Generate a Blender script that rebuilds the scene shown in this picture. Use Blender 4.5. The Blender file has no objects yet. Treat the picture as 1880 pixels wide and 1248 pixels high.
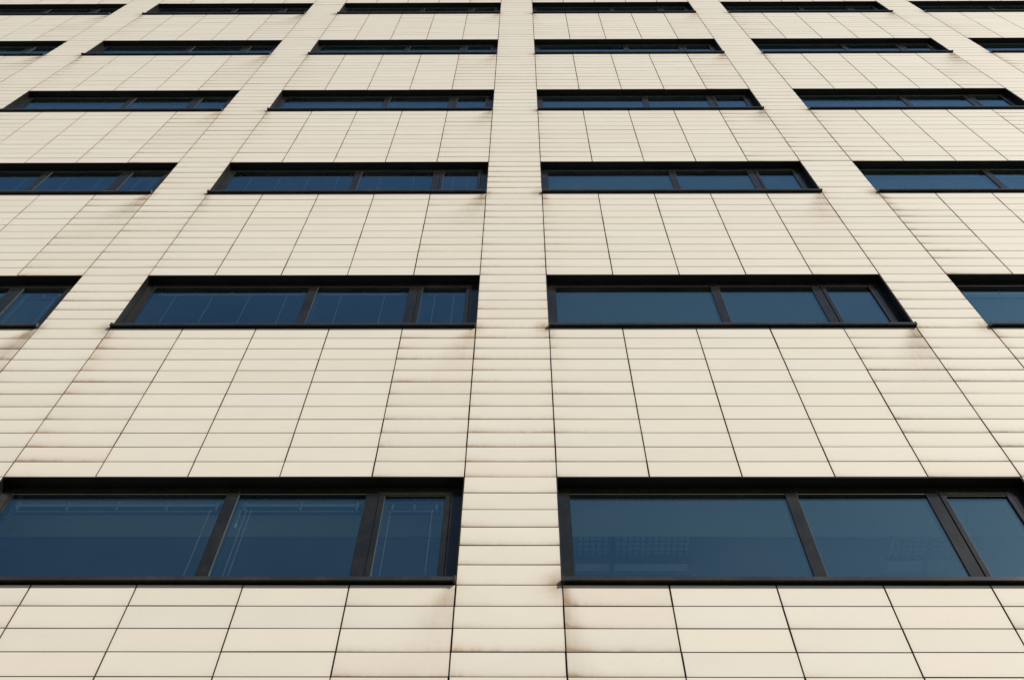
import bpy, math, random
from mathutils import Matrix, Vector

random.seed(7)
SC = bpy.context.scene
COL = SC.collection

# ------------------------------------------------------------------ dimensions
W = 0.69                 # width of one cladding panel (one grid column)
H = 0.200877             # height of one course
Z0 = 8.30                # height of the head of the lowest window row in view
def RZ(r): return Z0 + r * H

# ------------------------------------------------------------------ camera
cam_d = bpy.data.cameras.new('camera')
cam = bpy.data.objects.new('camera', cam_d)
COL.objects.link(cam)
SC.camera = cam
cam_d.sensor_width = 36.0
cam_d.lens = 36.0 * 2000.0 / 1880.0
cam_d.clip_start = 0.1
cam_d.clip_end = 3000.0
CR = Vector((0.9999700, 0.0046155, 0.0062204))
CU = Vector((0.0011609, -0.8833150, 0.4687785))
CF = Vector((-0.0076582, 0.4687572, 0.8832939))
CP = Vector((-0.269847, -4.706310, Z0 - 6.694172))
cam.matrix_world = Matrix(((CR.x, CU.x, -CF.x, CP.x), (CR.y, CU.y, -CF.y, CP.y),
                           (CR.z, CU.z, -CF.z, CP.z), (0, 0, 0, 1)))

# ------------------------------------------------------------------ sky, sun, exposure
SUN_DIR = Vector((0.90, -1.0, 0.87)).normalized()
EL = math.asin(SUN_DIR.z)
AZ = math.atan2(SUN_DIR.x, SUN_DIR.y)
world = bpy.data.worlds.new('World')
SC.world = world
world.use_nodes = True
wn = world.node_tree.nodes
sky = wn.new('ShaderNodeTexSky')
sky.sky_type = 'NISHITA'
sky.sun_disc = False
sky.sun_elevation = EL
sky.sun_rotation = AZ
sky.dust_density = 0.6
sky.ozone_density = 1.6
world.node_tree.links.new(sky.outputs[0], wn['Background'].inputs[0])
wn['Background'].inputs[1].default_value = 0.085
sd = bpy.data.lights.new('sun', 'SUN')
sd.energy = 4.2
sd.angle = math.radians(0.6)
sd.color = (1.0, 0.93, 0.82)
sun = bpy.data.objects.new('sun', sd)
COL.objects.link(sun)
sun.rotation_euler = (-SUN_DIR).to_track_quat('-Z', 'Y').to_euler()
sun.location = (20, -25, 30)

SC.render.engine = 'CYCLES'
SC.view_settings.view_transform = 'Standard'
SC.view_settings.look = 'None'
SC.view_settings.gamma = 1.0
SC.view_settings.use_curve_mapping = False
SC.view_settings.exposure = 0.25
SC.cycles.use_denoising = True
SC.cycles.caustics_reflective = False
SC.cycles.caustics_refractive = False
SC.cycles.max_bounces = 8
SC.cycles.transparent_max_bounces = 16
SC.cycles.sample_clamp_indirect = 4.0

# ------------------------------------------------------------------ materials
class Net:
    """small expression builder for math nodes"""
    def __init__(self, name):
        self.m = bpy.data.materials.new(name)
        self.m.use_nodes = True
        self.t = self.m.node_tree
        self.n = self.t.nodes
        self.b = self.n['Principled BSDF']
    def put(self, sock, v):
        if isinstance(v, bpy.types.NodeSocket): self.t.links.new(v, sock)
        else: sock.default_value = v
    def op(self, o, a, b=None, c=None):
        k = self.n.new('ShaderNodeMath'); k.operation = o
        self.put(k.inputs[0], a)
        if b is not None: self.put(k.inputs[1], b)
        if c is not None: self.put(k.inputs[2], c)
        return k.outputs[0]
    def add(self, *a):
        r = a[0]
        for x in a[1:]: r = self.op('ADD', r, x)
        return r
    def mul(self, *a):
        r = a[0]
        for x in a[1:]: r = self.op('MULTIPLY', r, x)
        return r
    def sub(self, a, b): return self.op('SUBTRACT', a, b)
    def div(self, a, b): return self.op('DIVIDE', a, b)
    def exp(self, a): return self.op('EXPONENT', a)
    def gauss(self, x, s):                      # exp(-(x/s)^2)
        q = self.div(x, s)
        return self.exp(self.mul(self.mul(q, q), -1.0))
    def fall(self, x, s):                       # exp(-x/s)
        return self.exp(self.mul(self.div(x, s), -1.0))
    def clamp(self, a):
        k = self.n.new('ShaderNodeClamp'); self.put(k.inputs[0], a); return k.outputs[0]
    def eq(self, a, b): return self.op('COMPARE', a, b, 0.25)
    def vec(self, x, y, z):
        k = self.n.new('ShaderNodeCombineXYZ')
        for i, v in enumerate((x, y, z)): self.put(k.inputs[i], v)
        return k.outputs[0]
    def white(self, x, y, z=0.0):
        k = self.n.new('ShaderNodeTexWhiteNoise'); k.noise_dimensions = '3D'
        self.put(k.inputs[0], self.vec(x, y, z))
        s = self.n.new('ShaderNodeSeparateColor'); self.t.links.new(k.outputs['Color'], s.inputs[0])
        return s.outputs[0], s.outputs[1], s.outputs[2]
    def noise(self, v, scale, detail=4.0, rough=0.55):
        k = self.n.new('ShaderNodeTexNoise')
        if v is not None: self.put(k.inputs['Vector'], v)
        k.inputs['Scale'].default_value = scale
        k.inputs['Detail'].default_value = detail
        k.inputs['Roughness'].default_value = rough
        return k.outputs[0]
    def pos(self):
        g = self.n.new('ShaderNodeNewGeometry')
        s = self.n.new('ShaderNodeSeparateXYZ'); self.t.links.new(g.outputs['Position'], s.inputs[0])
        return s.outputs[0], s.outputs[1], s.outputs[2]
    def mix(self, f, a, b):
        k = self.n.new('ShaderNodeMix'); k.data_type = 'RGBA'
        self.put(k.inputs[0], f); self.put(k.inputs[6], a); self.put(k.inputs[7], b)
        return k.outputs[2]
    def bump(self, h, strength, dist):
        k = self.n.new('ShaderNodeBump'); k.inputs['Strength'].default_value = strength
        k.inputs['Distance'].default_value = dist
        self.put(k.inputs['Height'], h); self.t.links.new(k.outputs[0], self.b.inputs['Normal'])

def ramp(net, v, lo, hi):
    k = net.n.new('ShaderNodeMapRange'); net.put(k.inputs[0], v)
    k.inputs[1].default_value = lo; k.inputs[2].default_value = hi
    return k.outputs[0]

def panel_material():
    N = Net('cream_cladding')
    x, y, z = N.pos()
    gx = N.div(x, W); gz = N.div(N.sub(z, Z0), H)
    ix = N.op('FLOOR', gx); fx = N.sub(gx, ix)
    iz = N.op('FLOOR', gz); fz = N.sub(gz, iz)
    bay = N.op('FLOOR', N.div(ix, 6.0)); c = N.sub(ix, N.mul(bay, 6.0))
    st = N.op('FLOOR', N.div(iz, 18.0)); s = N.sub(iz, N.mul(st, 18.0))
    szf = N.sub(gz, N.mul(st, 18.0))                       # 0..18 within the storey
    a1, a2, a3 = N.white(ix, iz, 3.0)                      # per panel
    b1, b2, b3 = N.white(bay, st, 11.0)                    # per window
    d1, d2, d3 = N.white(ix, st, 23.0)                     # per column and storey
    isp = N.eq(c, 5.0); is0 = N.eq(c, 0.0); is4 = N.eq(c, 4.0)
    edge = N.clamp(N.add(isp, is0, is4)); mid = N.sub(1.0, edge)
    # weather grain: streaks running down the face, and soft clouds
    streak = N.noise(N.vec(N.mul(x, 30.0), 0.0, N.mul(z, 3.0)), 1.0, 4.0)
    cloud = N.noise(N.vec(N.mul(x, 3.1), 0.0, N.mul(z, 3.7)), 1.0, 5.0)
    smear = N.noise(N.vec(N.mul(x, 9.0), 0.0, N.mul(z, 14.0)), 1.0, 4.0)
    rag = N.add(-0.15, N.mul(streak, 1.25), N.mul(smear, 1.05))
    rag = N.op('MAXIMUM', rag, 0.05)
    # dirt gathered along the lower edge, heavier next to the pier joints
    low = N.add(N.mul(N.fall(fz, 0.085), 0.72), N.mul(N.fall(fz, 0.26), 0.34))
    fxr = N.sub(1.0, fx)
    wl = N.mul(N.fall(fx, N.add(0.10, N.mul(a1, 0.28))), N.add(0.25, N.mul(a2, 0.75)))
    wr = N.mul(N.fall(fxr, N.add(0.07, N.mul(a3, 0.16))), N.add(0.10, N.mul(a1, 0.55)))
    k_l = N.add(N.mul(isp, 0.80), N.mul(is0, 1.0), N.mul(is4, 0.85), N.mul(mid, N.mul(a3, a3, 0.40)))
    k_r = N.add(N.mul(isp, 0.75), N.mul(is4, 0.60), N.mul(is0, 0.08), N.mul(mid, 0.10))
    base = N.add(N.add(N.mul(edge, N.add(0.10, N.mul(a2, a2, 0.45))), 0.05), N.mul(mid, N.mul(a1, a1, 0.10)))
    lowd = N.mul(low, N.clamp(N.add(N.mul(wl, k_l), N.mul(wr, k_r), N.mul(base, 0.8))), rag,
                 N.add(0.95, N.mul(d1, 0.95)))
    # water run-off below the ends of the sills
    under = N.clamp(N.mul(N.sub(12.0, szf), 6.0))
    dd = N.sub(12.0, szf)
    sig = N.add(0.07, N.mul(dd, 0.075))
    run_r = N.mul(N.gauss(N.sub(fx, N.sub(0.96, N.mul(dd, 0.05))), sig), N.fall(dd, N.add(1.3, N.mul(b1, 1.5))), is4,
                  N.add(0.50, N.mul(b2, 0.45)))
    run_l = N.mul(N.gauss(N.sub(fx, 0.02), N.add(0.05, N.mul(dd, 0.035))), N.fall(dd, N.add(1.0, N.mul(b3, 1.4))), is0,
                  N.add(0.25, N.mul(b1, 0.6)))
    within = N.add(0.45, N.mul(N.fall(fz, 0.45), 0.85))
    run = N.mul(N.add(run_r, run_l), under, rag, within, 1.6)
    # smudge on the pier beside the sill ends
    zz = N.sub(szf, 12.05)
    pier = N.mul(isp, rag, N.gauss(zz, 0.62), N.add(
        N.mul(N.gauss(N.sub(fx, 1.0), 0.17), N.add(0.35, N.mul(d2, 0.75))),
        N.mul(N.gauss(fx, 0.10), N.add(0.10, N.mul(d3, 0.45)))))
    # faint grime creeping in from the vertical joints and under the top edge
    side = N.mul(N.add(N.fall(fx, 0.016), N.fall(fxr, 0.016)), 0.16)
    spots = ramp(N, N.noise(N.vec(N.mul(x, 16.0), 0.0, N.mul(z, 20.0)), 1.0, 2.0), 0.74, 0.82)
    speck = ramp(N, N.noise(N.vec(N.mul(x, 34.0), 4.0, N.mul(z, 34.0)), 1.0, 0.0), 0.845, 0.875)
    spots = N.add(N.mul(spots, 0.07), N.mul(speck, 0.30))
    dirt = N.clamp(N.add(N.mul(lowd, 0.92), run, N.mul(pier, 0.85), side, spots))
    # panel to panel tone
    tone = N.add(0.93, N.mul(a1, 0.045), N.mul(cloud, 0.075), N.mul(streak, 0.03), N.mul(N.sub(a2, 0.5), 0.02))
    cmb = N.n.new('ShaderNodeCombineColor')
    N.put(cmb.inputs[0], N.mul(tone, 0.600))
    N.put(cmb.inputs[1], N.mul(tone, N.add(0.560, N.mul(N.sub(a3, 0.5), 0.014))))
    N.put(cmb.inputs[2], N.mul(tone, N.add(0.482, N.mul(N.sub(a3, 0.5), 0.026))))
    stain = N.mix(N.clamp(N.mul(b2, 0.8)), (0.28, 0.185, 0.105, 1), (0.22, 0.165, 0.11, 1))
    N.put(N.b.inputs['Base Color'], N.mix(N.mul(dirt, 0.92), cmb.outputs[0], stain))
    N.put(N.b.inputs['Roughness'], N.add(0.58, N.mul(dirt, 0.25), N.mul(cloud, 0.10)))
    N.b.inputs['Specular IOR Level'].default_value = 0.28
    N.bump(N.add(N.mul(N.noise(N.vec(N.mul(x, 220.0), 0.0, N.mul(z, 90.0)), 1.0, 3.0), 0.3), cloud), 0.10, 0.004)
    return N.m

def plain(name, col, rough, spec=0.5, var=0.25, scale=6.0, metal=0.0):
    N = Net(name)
    g = N.n.new('ShaderNodeTexCoord')
    v = N.noise(g.outputs['Object'], scale, 5.0)
    w = N.noise(g.outputs['Object'], scale * 9.0, 3.0)
    f = N.add(1.0 - var * 0.75, N.mul(v, var), N.mul(w, var * 0.5))
    k = N.n.new('ShaderNodeMix'); k.data_type = 'RGBA'; k.blend_type = 'MULTIPLY'
    k.inputs[0].default_value = 1.0
    k.inputs[6].default_value = (*col, 1)
    c = N.n.new('ShaderNodeCombineColor')
    for i in range(3): N.put(c.inputs[i], f)
    N.put(k.inputs[7], c.outputs[0])
    N.put(N.b.inputs['Base Color'], k.outputs[2])
    N.put(N.b.inputs['Roughness'], N.add(rough - 0.08, N.mul(v, 0.16)))
    N.b.inputs['Specular IOR Level'].default_value = spec
    N.b.inputs['Metallic'].default_value = metal
    return N.m

def glass_material():
    N = Net('coated_glass')
    N.n.remove(N.b)
    out = N.n['Material Output']
    lw = N.n.new('ShaderNodeLayerWeight'); lw.inputs[0].default_value = 0.5
    f5 = N.op('POWER', lw.outputs['Facing'], 4.0)
    F = N.clamp(N.add(0.132, N.mul(f5, 0.95)))
    tr = N.n.new('ShaderNodeBsdfTransparent'); tr.inputs[0].default_value = (0.70, 0.81, 0.81, 1)
    gl = N.n.new('ShaderNodeBsdfGlossy'); gl.inputs['Roughness'].default_value = 0.0
    gl.inputs[0].default_value = (0.50, 0.84, 0.98, 1)
    g = N.n.new('ShaderNodeTexCoord')
    mx = N.n.new('ShaderNodeMixShader')
    N.put(mx.inputs[0], F)
    N.t.links.new(tr.outputs[0], mx.inputs[1]); N.t.links.new(gl.outputs[0], mx.inputs[2])
    # thin uneven film of dust
    x, y, z = N.pos()
    cl = N.noise(N.vec(N.mul(x, 1.1), 0.0, N.mul(z, 1.7)), 1.0, 3.0)
    df = N.n.new('ShaderNodeBsdfDiffuse'); df.inputs[0].default_value = (0.50, 0.50, 0.47, 1)
    m2 = N.n.new('ShaderNodeMixShader')
    N.put(m2.inputs[0], N.mul(ramp(N, cl, 0.30, 0.75), 0.008))
    N.t.links.new(mx.outputs[0], m2.inputs[1]); N.t.links.new(df.outputs[0], m2.inputs[2])
    N.t.links.new(m2.outputs[0], out.inputs[0])
    return N.m

def frame_material(name, col, rough, dust):
    """dark anodised metal with dust and rubbed spots"""
    N = Net(name)
    g = N.n.new('ShaderNodeTexCoord')
    x, y, z = N.pos()
    v = N.noise(N.vec(N.mul(x, 5.0), N.mul(y, 5.0), N.mul(z, 5.0)), 1.0, 5.0)
    w = N.noise(N.vec(N.mul(x, 40.0), N.mul(y, 60.0), N.mul(z, 12.0)), 1.0, 4.0)
    d = N.mul(ramp(N, N.mul(v, N.add(w, 0.5)), 0.42, 0.75), dust)
    chips = N.mul(ramp(N, N.noise(N.vec(N.mul(x, 55.0), N.mul(y, 55.0), N.mul(z, 55.0)), 1.0, 2.0), 0.76, 0.80), 0.35)
    N.put(N.b.inputs['Base Color'], N.mix(N.clamp(N.add(d, chips)), (*col, 1), (0.17, 0.145, 0.11, 1)))
    N.put(N.b.inputs['Roughness'], N.add(rough, N.mul(v, 0.06)))
    N.b.inputs['Specular IOR Level'].default_value = 0.4
    return N.m

M = {
    'panel': panel_material(),
    'edge': plain('raw_panel_edge', (0.15, 0.105, 0.07), 0.9, 0.2, 0.3),
    'glass': glass_material(),
    'frame': frame_material('bronze_frame', (0.0110, 0.0112, 0.0092), 0.13, 0.06),
    'lining': frame_material('dark_lining', (0.0045, 0.004, 0.0032), 0.42, 0.04),
    'sill': frame_material('dark_sill', (0.022, 0.0228, 0.022), 0.18, 0.12),
    'bead': plain('glazing_bead', (0.075, 0.068, 0.055), 0.4),
    'rubber': plain('rubber_gasket', (0.006, 0.006, 0.006), 0.7),
    'backing': plain('black_membrane', (0.012, 0.011, 0.010), 0.85),
    'ceiling': plain('ceiling_plaster', (0.40, 0.40, 0.40), 0.9, 0.2, 0.08),
    'bulk': plain('bulkhead_board', (0.78, 0.76, 0.68), 0.9, 0.2, 0.08),
    'board': plain('white_board', (0.84, 0.83, 0.80), 0.5, 0.4, 0.05),
    'room': plain('room_wall', (0.62, 0.62, 0.60), 0.9, 0.2, 0.1),
    'carpet': plain('vinyl_floor', (0.42, 0.41, 0.38), 0.95, 0.1, 0.2),
    'headrail': plain('blind_rail', (0.13, 0.145, 0.15), 0.5),
    'slat': plain('blind_slat_paint', (0.06, 0.065, 0.075), 0.5),
    'cord': plain('blind_cord', (0.27, 0.28, 0.27), 0.8),
    'wire': plain('grey_wire', (0.012, 0.013, 0.014), 0.5, metal=0.3),
    'concrete': plain('side_concrete', (0.36, 0.34, 0.30), 0.85, 0.3, 0.2, 1.5),
    'paving': plain('paving_concrete', (0.13, 0.125, 0.115), 0.9, 0.3, 0.3, 0.4),
}

# ------------------------------------------------------------------ mesh helpers
class MB:
    def __init__(self): self.v = []; self.f = []; self.mi = []
    def box(self, x0, x1, y0, y1, z0, z1, mi=0, ch=0.0):
        if ch > 0: return self.cbox(x0, x1, y0, y1, z0, z1, ch, mi)
        b = len(self.v)
        self.v += [(x, y, z) for x in (x0, x1) for y in (y0, y1) for z in (z0, z1)]
        for q in ((0, 1, 3, 2), (4, 6, 7, 5), (0, 4, 5, 1), (2, 3, 7, 6), (0, 2, 6, 4), (1, 5, 7, 3)):
            self.f.append(tuple(b + i for i in q)); self.mi.append(mi)
    def cbox(self, x0, x1, y0, y1, z0, z1, c, mi=0):
        """box whose outer (-y) face has chamfered edges"""
        b = len(self.v)
        self.v += [(x0 + c, y0, z0 + c), (x1 - c, y0, z0 + c), (x1 - c, y0, z1 - c), (x0 + c, y0, z1 - c),
                   (x0, y0 + c, z0), (x1, y0 + c, z0), (x1, y0 + c, z1), (x0, y0 + c, z1),
                   (x0, y1, z0), (x1, y1, z0), (x1, y1, z1), (x0, y1, z1)]
        for q in ((0, 1, 2, 3), (0, 4, 5, 1), (1, 5, 6, 2), (2, 6, 7, 3), (3, 7, 4, 0),
                  (4, 8, 9, 5), (5, 9, 10, 6), (6, 10, 11, 7), (7, 11, 8, 4), (8, 11, 10, 9)):
            self.f.append(tuple(b + i for i in q)); self.mi.append(mi)
    def extrude_x(self, prof, x0, x1, mi=0):
        """closed (y,z) profile swept along x"""
        b = len(self.v); n = len(prof)
        self.v += [(x0, p[0], p[1]) for p in prof] + [(x1, p[0], p[1]) for p in prof]
        for i in range(n):
            j = (i + 1) % n
            self.f.append((b + i, b + j, b + n + j, b + n + i)); self.mi.append(mi)
        self.f.append(tuple(b + i for i in reversed(range(n)))); self.mi.append(mi)
        self.f.append(tuple(b + n + i for i in range(n))); self.mi.append(mi)
    def mesh(self, name, mats):
        me = bpy.data.meshes.new(name)
        me.from_pydata(self.v, [], self.f)
        for m in mats: me.materials.append(m)
        if len(mats) > 1: me.polygons.foreach_set('material_index', self.mi)
        me.update()
        return me

def link(name, me, parent=None, loc=(0, 0, 0), rot=(0, 0, 0)):
    o = bpy.data.objects.new(name, me)
    COL.objects.link(o)
    o.parent = parent
    o.location = loc
    o.rotation_euler = rot
    return o

# ------------------------------------------------------------------ ground
g = MB()
g.box(-1500, 1500, -1500, 1500, -0.4, 0.0)
ground = link('ground', g.mesh('ground', [M['paving']]))
ground['kind'] = 'structure'
ground['label'] = 'grey paved ground at the foot of the building'

# ------------------------------------------------------------------ building
J0, J1 = -4, 3                       # bays
COLS = range(6 * J0 - 1, 6 * (J1 + 1))
XL, XR = (6 * J0 - 1) * W, 6 * (J1 + 1) * W
R_LO, R_HI = -36, 102
WIN = range(-1, 6)                   # window heads at course 18*m
building = bpy.data.objects.new('office_building', None)
COL.objects.link(building)
building['label'] = 'tall cream panelled office block with long dark ribbon windows'
building['category'] = 'building'

# cladding panels
GX, GZ, TH = 0.0096, 0.0066, 0.026
pw, ph = (W - GX) / 2, (H - GZ) / 2
pm = MB(); pm.cbox(-pw, pw, 0.0, TH, -ph, ph, 0.0012)
pm.mi = [1 if 5 <= i <= 9 else 0 for i in range(10)]
panel_mesh = pm.mesh('cladding_panel', [M['panel'], M['edge']])

def project(p):
    d = Vector(p) - CP
    c = d.dot(CF)
    if c <= 0.05: return None
    return 940 + 2000 * d.dot(CR) / c, 624 - 2000 * d.dot(CU) / c

def shown_area(ix, ir):
    """pixels of a panel inside the picture (polygon clip against the frame)"""
    P = [project((x * W, 0, RZ(r))) for x, r in ((ix, ir), (ix + 1, ir), (ix + 1, ir + 1), (ix, ir + 1))]
    if None in P: return 0.0
    for ax, lim, sg in ((0, 0, 1), (0, 1880, -1), (1, 0, 1), (1, 1248, -1)):
        Q = []
        for i in range(len(P)):
            a, b = P[i], P[(i + 1) % len(P)]
            da, db = sg * (a[ax] - lim), sg * (b[ax] - lim)
            if da >= 0: Q.append(a)
            if da * db < 0:
                t = da / (da - db); Q.append((a[0] + t * (b[0] - a[0]), a[1] + t * (b[1] - a[1])))
        P = Q
        if len(P) < 3: return 0.0
    return abs(sum(P[i][0] * P[(i + 1) % len(P)][1] - P[(i + 1) % len(P)][0] * P[i][1] for i in range(len(P)))) / 2

slots = []
for ix in COLS:
    for ir in range(R_LO, R_HI):
        if ix % 6 != 5 and ir % 18 >= 12: continue
        slots.append((shown_area(ix, ir), ix, ir))
slots.sort(key=lambda q: -q[0])
field = MB()
rp = random.Random(3)
for n, (area, ix, ir) in enumerate(slots):
    cx, cz = (ix + 0.5) * W, RZ(ir + 0.5)
    dx, dy, dz = rp.gauss(0, 0.0007), rp.gauss(0, 0.0004), rp.gauss(0, 0.0008)
    tx, tz = rp.gauss(0, 0.0022), rp.gauss(0, 0.0006)
    if n < 300:
        link('cladding_panel', panel_mesh, building, (cx + dx, dy, cz + dz), (tx, rp.gauss(0, 0.0006), tz))
    else:
        b = len(field.v)
        for (x, y, z) in pm.v:
            field.v.append((cx + dx + x, dy + y - tx * z + tz * x, cz + dz + z))
        for q in pm.f: field.f.append(tuple(b + i for i in q))
        field.mi += pm.mi
fo = link('cladding_panel_field', field.mesh('cladding_panel_field', [M['panel'], M['edge']]), building)
fo['kind'] = 'stuff'

# wall behind the panels, with the window openings left free
bk = MB()
bays = [j for j in range(J0, J1 + 1)]
for k in range(-2, 6):
    bk.box(XL, XR, 0.05, 0.20, RZ(18 * k) + 0.012, RZ(18 * k + 12) - 0.012)
for m in WIN:
    for j in range(J0 - 1, J1 + 1):
        bk.box((6 * j + 5) * W + 0.012, (6 * j + 6) * W - 0.012, 0.05, 0.20, RZ(18 * m - 6) - 0.012, RZ(18 * m) + 0.012)
link('backing_wall', bk.mesh('backing_wall', [M['backing']]), building)

pl = MB(); pl.box(XL - 0.02, XR + 0.02, -0.01, 0.2, 0.0, RZ(R_LO) - 0.01)
link('plinth', pl.mesh('plinth', [M['concrete']]), building)
DEPTH = 12.0
for x0, x1 in ((XL - 0.25, XL - 0.006), (XR + 0.006, XR + 0.25)):
    sw = MB(); sw.box(x0, x1, 0.0, DEPTH, 0.0, RZ(R_HI) + 0.2)
    link('side_wall', sw.mesh('side_wall', [M['concrete']]), building)
rw = MB(); rw.box(XL, XR, DEPTH - 0.25, DEPTH - 0.004, 0.0, RZ(R_HI) - 0.1)
link('rear_wall', rw.mesh('rear_wall', [M['concrete']]), building)
rf = MB(); rf.box(XL, XR, 0.2, DEPTH - 0.26, RZ(R_HI) - 0.9, RZ(R_HI) - 0.5)
link('roof', rf.mesh('roof', [M['concrete']]), building)
cp = MB(); cp.box(XL - 0.004, XR + 0.004, -0.05, 0.35, RZ(R_HI) + 0.004, RZ(R_HI) + 0.07)
link('coping', cp.mesh('coping', [M['frame']]), building)

# floors and rooms behind the windows
for m in WIN:
    hz = RZ(18 * m)
    c = MB()
    c.box(XL, XR, 0.62, 5.0, hz + 0.42, hz + 0.46)
    link('ceiling', c.mesh('ceiling', [M['ceiling']]), building)
    c = MB()
    c.box(XL, XR, 0.205, 0.56, hz + 0.004, hz + 0.44)
    link('window_bulkhead', c.mesh('window_bulkhead', [M['bulk']]), building)
    c = MB()
    c.box(XL, XR, 0.21, 5.2, hz + 1.22, hz + 1.50)
    link('floor_slab', c.mesh('floor_slab', [M['carpet']]), building)
    c = MB()
    c.box(XL, XR, 4.6, 4.75, hz - 2.1, hz + 0.41)
    link('corridor_wall', c.mesh('corridor_wall', [M['room']]), building)
    for j in range(J0 - 1, J1 + 1):
        c = MB(); xm = (6 * j + 5.5) * W
        c.box(xm - 0.06, xm + 0.06, 0.205, 4.59, hz - 2.1, hz + 0.0)
        link('partition_wall', c.mesh('partition_wall', [M['room']]), building)

# ------------------------------------------------------------------ window (origin: left end of the head, on the wall face)
OW, OH = 5 * W, 6 * H
FY = 0.092                            # front of the frame
GY = 0.103                            # front of the glass
PANES = [(0.094, 1.688, -0.086), (1.774, 2.724, -0.086), (2.866, 3.312, -0.116)]
ZB = -OH + 0.075                      # lower edge of the glass
parts = []
def part(name, mb, mats): parts.append((name, mb.mesh(name, [M[q] for q in mats])))

b = MB(); b.box(0.004, OW - 0.004, 0.006, 0.19, -0.003, 0.003); part('head_lining', b, ['lining'])
b = MB(); b.box(-0.003, 0.0035, 0.006, 0.19, -OH + 0.004, 0.003); part('jamb_lining', b, ['lining'])
b = MB(); b.box(OW - 0.0035, OW + 0.003, 0.006, 0.19, -OH + 0.004, 0.003); part('jamb_lining', b, ['lining'])
# outer frame
b = MB()
b.box(0.004, OW - 0.004, FY, 0.165, -0.058, -0.0035, 0, 0.002)
b.box(0.004, 0.094, FY, 0.165, ZB, -0.0585, 0, 0.002)
b.box(3.358, OW - 0.004, FY, 0.165, ZB, -0.0585, 0, 0.002)
b.box(0.004, OW - 0.004, FY, 0.165, -OH + 0.03, ZB - 0.0005, 0, 0.002)
for x0, x1 in ((0.0945, 1.6855), (1.7765, 2.7235)):     # stepped inner head with its bead
    b.box(x0, x1, FY + 0.006, 0.160, -0.082, -0.0585, 0, 0.0015)
    b.box(x0, x1, FY + 0.0035, FY + 0.012, -0.086, -0.0823, 1)
part('window_frame', b, ['frame', 'bead'])
for x0, x1 in ((1.686, 1.776), (2.724, 2.818)):
    b = MB(); b.box(x0, x1, FY + 0.001, 0.163, ZB, -0.0588, 0, 0.002)
    b.box(x1 + 0.0002, x1 + 0.0025, FY + 0.005, FY + 0.014, ZB, -0.087, 1)
    b.box(x1 - 0.004, x1 + 0.006, FY - 0.001, FY + 0.008, -0.074, -0.062, 1)  # paler corner block standing in for a small glint at the mullion top
    part('mullion', b, ['frame', 'bead'])
# opening sash at the right
b = MB(); sx0, sx1, sz1 = 2.823, 3.354, -0.064
b.box(sx0, sx0 + 0.041, FY - 0.004, 0.150, ZB + 0.002, sz1, 0, 0.003)
b.box(sx1 - 0.041, sx1, FY - 0.004, 0.150, ZB + 0.002, sz1, 0, 0.003)
b.box(sx0 + 0.0412, sx1 - 0.0412, FY - 0.004, 0.150, sz1 - 0.044, sz1, 0, 0.003)
b.box(sx0 + 0.0412, sx1 - 0.0412, FY - 0.004, 0.150, ZB + 0.002, ZB + 0.040, 0, 0.003)
b.box(sx0 + 0.0415, sx0 + 0.0435, FY + 0.001, FY + 0.010, ZB + 0.04, sz1 - 0.047, 1)
b.box(sx0 + 0.0412, sx1 - 0.0412, FY + 0.001, FY + 0.009, sz1 - 0.0475, sz1 - 0.0442, 1)
part('opening_sash', b, ['frame', 'bead'])
for x0, x1, zt in PANES:
    b = MB(); b.box(x0 + 0.0005, x1 - 0.0005, GY, GY + 0.007, ZB, zt); part('pane', b, ['glass'])
# sill: sloping flashing with a nose, drip edge and turned-up ends
b = MB()
b.extrude_x([(-0.040, -OH + 0.036), (-0.037, -OH + 0.0385), (FY + 0.01, -OH + 0.056), (FY + 0.01, -OH + 0.030),
             (-0.030, -OH + 0.012), (-0.030, -OH + 0.002), (-0.036, -OH - 0.001), (-0.040, -OH + 0.001)], 0.0045, OW - 0.0045)
for x in (0.0015, OW - 0.0135):
    b.extrude_x([(-0.043, -OH - 0.002), (-0.043, -OH + 0.046), (-0.038, -OH + 0.049), (0.0035, -OH + 0.056), (0.0035, -OH + 0.004), (-0.03, -OH - 0.002)],
                x, x + 0.012, 0)
part('sill', b, ['sill'])

b = MB(); b.box(0.01, OW - 0.01, 0.166, 0.50, -OH + 0.006, -OH + 0.040, 0, 0.004); part('bounce_sill', b, ['board'])  # unseen white board, added to bounce sunlight up onto the bulkhead

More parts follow.
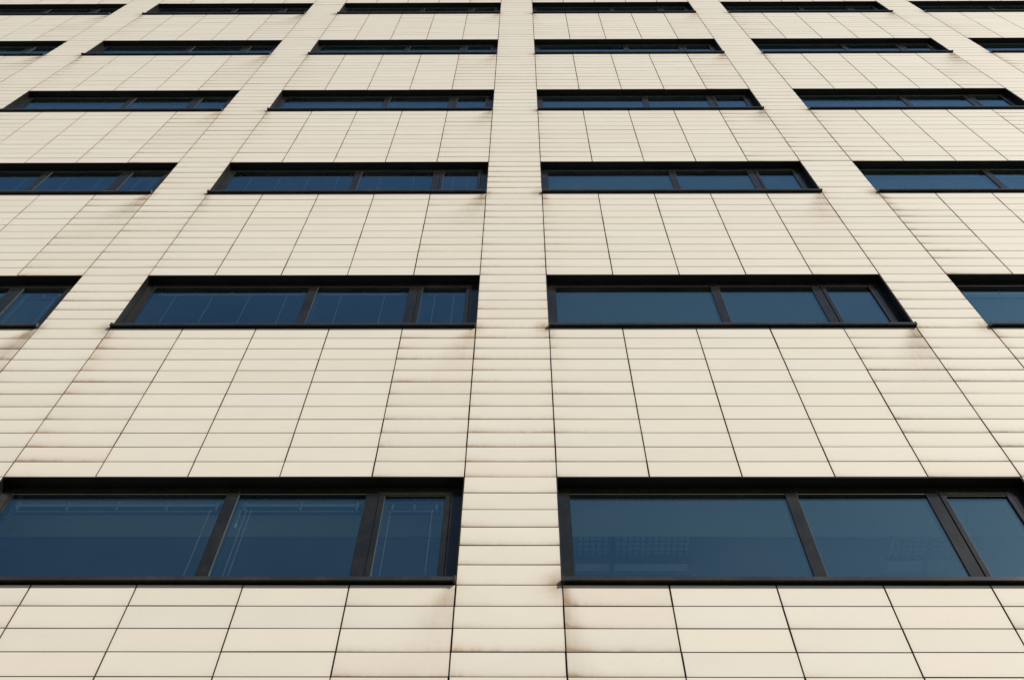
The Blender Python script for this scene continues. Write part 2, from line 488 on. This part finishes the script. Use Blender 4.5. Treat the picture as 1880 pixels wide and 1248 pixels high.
def blind_parts(mode):
    out = []
    for i, (x0, x1, zt) in enumerate(PANES):
        a, e = x0 + 0.03, x1 - 0.03
        h = MB()
        h.box(a, e, 0.150, 0.190, -0.165, -0.132)
        n = max(2, round((e - a) / 0.36))
        for q in range(n + 1):
            xx = a + 0.03 + (e - a - 0.06) * q / n
            h.box(xx - 0.006, xx + 0.006, 0.138, 0.149, -0.222 if mode == 'raised' else -0.17, -0.120)
        out.append(('blind_headrail', h.mesh('blind_headrail', [M['headrail']])))
        s = MB(); cz0 = -0.150
        if mode == 'raised':
            for q in range(6):
                s.box(a, e, 0.150, 0.178, -0.172 - q * 0.0085, -0.1695 - q * 0.0085)
            s.box(a, e, 0.148, 0.180, -0.232, -0.222, 1)
            out.append(('blind_slats', s.mesh('blind_slats', [M['slat'], M['headrail']])))
        else:
            zb = -OH + 0.10
            q = 0
            while -0.18 - q * 0.021 > zb:
                zc = -0.18 - q * 0.021; k = len(s.v)
                s.v += [(a, 0.156, zc), (e, 0.156, zc), (e, 0.176, zc + 0.012), (a, 0.176, zc + 0.012),
                        (a, 0.156, zc - 0.0008), (e, 0.156, zc - 0.0008), (e, 0.176, zc + 0.0112), (a, 0.176, zc + 0.0112)]
                for f in ((0, 1, 2, 3), (7, 6, 5, 4), (0, 4, 5, 1), (3, 2, 6, 7)):
                    s.f.append(tuple(k + w for w in f)); s.mi.append(0)
                q += 1
            s.box(a, e, 0.154, 0.178, zb - 0.018, zb - 0.004, 0)
            out.append(('blind_slats', s.mesh('blind_slats', [M['slat']])))
        cd = MB(); r = 0.0016
        if mode == 'raised':
            xs = {0: [e - 0.07], 1: [a + 0.05, a + 0.085], 2: [a + 0.02, e - 0.06]}[i]
            for q, xx in enumerate(xs):
                cd.box(xx - r, xx + r, 0.146, 0.149, -1.16 + 0.25 * q * (i == 2), -0.20)
            if i == 1:
                cd.box(a + 0.012 - r, a + 0.012 + r, 0.144, 0.147, -0.36, -0.20)
                k = len(cd.v); xx = a + 0.012
                cd.v += [(xx + p * math.cos(t * 1.0472), 0.1455 + p * math.sin(t * 1.0472), zz)
                         for p, zz in ((0.003, -0.36), (0.010, -0.41), (0.006, -0.425)) for t in range(6)]
                for lv in range(2):
                    for t in range(6):
                        cd.f.append((k + lv * 6 + t, k + lv * 6 + (t + 1) % 6, k + lv * 6 + 6 + (t + 1) % 6, k + lv * 6 + 6 + t)); cd.mi.append(0)
                cd.f.append(tuple(k + 12 + t for t in range(6))); cd.mi.append(0)
        else:
            n = max(2, round((e - a) / 0.42))
            for q in range(n):
                xx = a + (e - a) * (q + 0.5) / n
                cd.box(xx - r, xx + r, 0.150, 0.153, -OH + 0.1, -0.16)
        out.append(('blind_cord', cd.mesh('blind_cord', [M['cord']])))
    return out
BL = {k: blind_parts(k) for k in ('raised', 'lowered')}

def blind_mode(j, m):
    if j == 0: return None
    if j == -1: return 'raised' if m <= 0 else ('lowered' if m < 3 else 'raised')
    if j == -2: return 'lowered' if m in (2, 4) else 'raised'
    if j == 1: return 'raised' if m != 4 else None
    return ('raised', 'lowered', None)[(j * 7 + m * 3) % 3]

shadow_rng = random.Random(5)
for m in WIN:
    for j in bays:
        win = bpy.data.objects.new('window', None)
        COL.objects.link(win)
        win.parent = building
        win.location = (6 * j * W, 0, RZ(18 * m))
        for name, me in parts: link(name, me, win)
        mode = blind_mode(j, m)
        if mode:
            for name, me in BL[mode]: link(name, me, win)

# ------------------------------------------------------------------ wire trays hung inside the lower right window's room
def wire_tray(x0, x1, label):
    hz = RZ(0); zt = hz + 0.20; y0, y1 = 0.72, 0.92
    t = bpy.data.objects.new('wire_tray', None); COL.objects.link(t)
    t.location = ((x0 + x1) / 2, (y0 + y1) / 2, zt)
    t['label'] = label; t['category'] = 'wire tray'; t['group'] = 'wire trays hung behind the lower right window'
    cx, cy = t.location.x, t.location.y
    def p(name, mb): link(name, mb.mesh(name, [M['wire']]), t)
    me = MB(); n = round((x1 - x0) / 0.050); r = 0.0036
    for q in range(n + 1):
        xx = x0 - cx + (x1 - x0) * q / n
        me.box(xx - r, xx + r, y0 - cy, y1 - cy, 0.0, 2 * r)
    for q in range(5):
        yy = y0 - cy + (y1 - y0) * q / 4
        me.box(x0 - cx, x1 - cx, yy - r, yy + r, 2 * r, 4 * r)
    p('wire_mesh', me)
    for yy in (y0 - 0.02, y1 + 0.015):
        me = MB(); w = 0.012 if yy < y1 else (0.05 if x1 - x0 > 0.6 else 0.015)
        me.box(x0 - cx - 0.06, x1 - cx + 0.03, yy - cy - 0.006, yy - cy + w, -0.004, 0.035); p('side_rail', me)
    me = MB(); me.box(x0 - cx + 0.27, x0 - cx + 0.30, y0 - cy - 0.02, y1 - cy + 0.2, 0.010, 0.035); p('cross_bar', me)
    me = MB(); me.box(x0 - cx - 0.06, x1 - cx + 0.03, y1 - cy + 0.20, y1 - cy + 0.24, 0.0, 0.035); p('side_rail', me)
    me = MB(); me.box(x0 - cx, x1 - cx, y0 - cy, y1 - cy + 0.19, 0.060, 0.072)
    link('lit_backdrop_panel', me.mesh('lit_backdrop_panel', [M['board']]), t)  # added white panel; its pale colour imitates a lit background behind the mesh
    for xx in (x0 + 0.05, x1 - 0.05):
        for yy in (y0 - 0.016, y1 + 0.03):
            me = MB(); me.box(xx - cx - 0.004, xx - cx + 0.004, yy - cy - 0.004, yy - cy + 0.004, 0.073, 0.219); p('hanger_rod', me)
wire_tray(0.18, 1.08, 'longer dark wire mesh tray behind the big left pane of the lower right window')
wire_tray(2.70, 3.16, 'shorter dark wire mesh tray behind the middle pane of the lower right window')
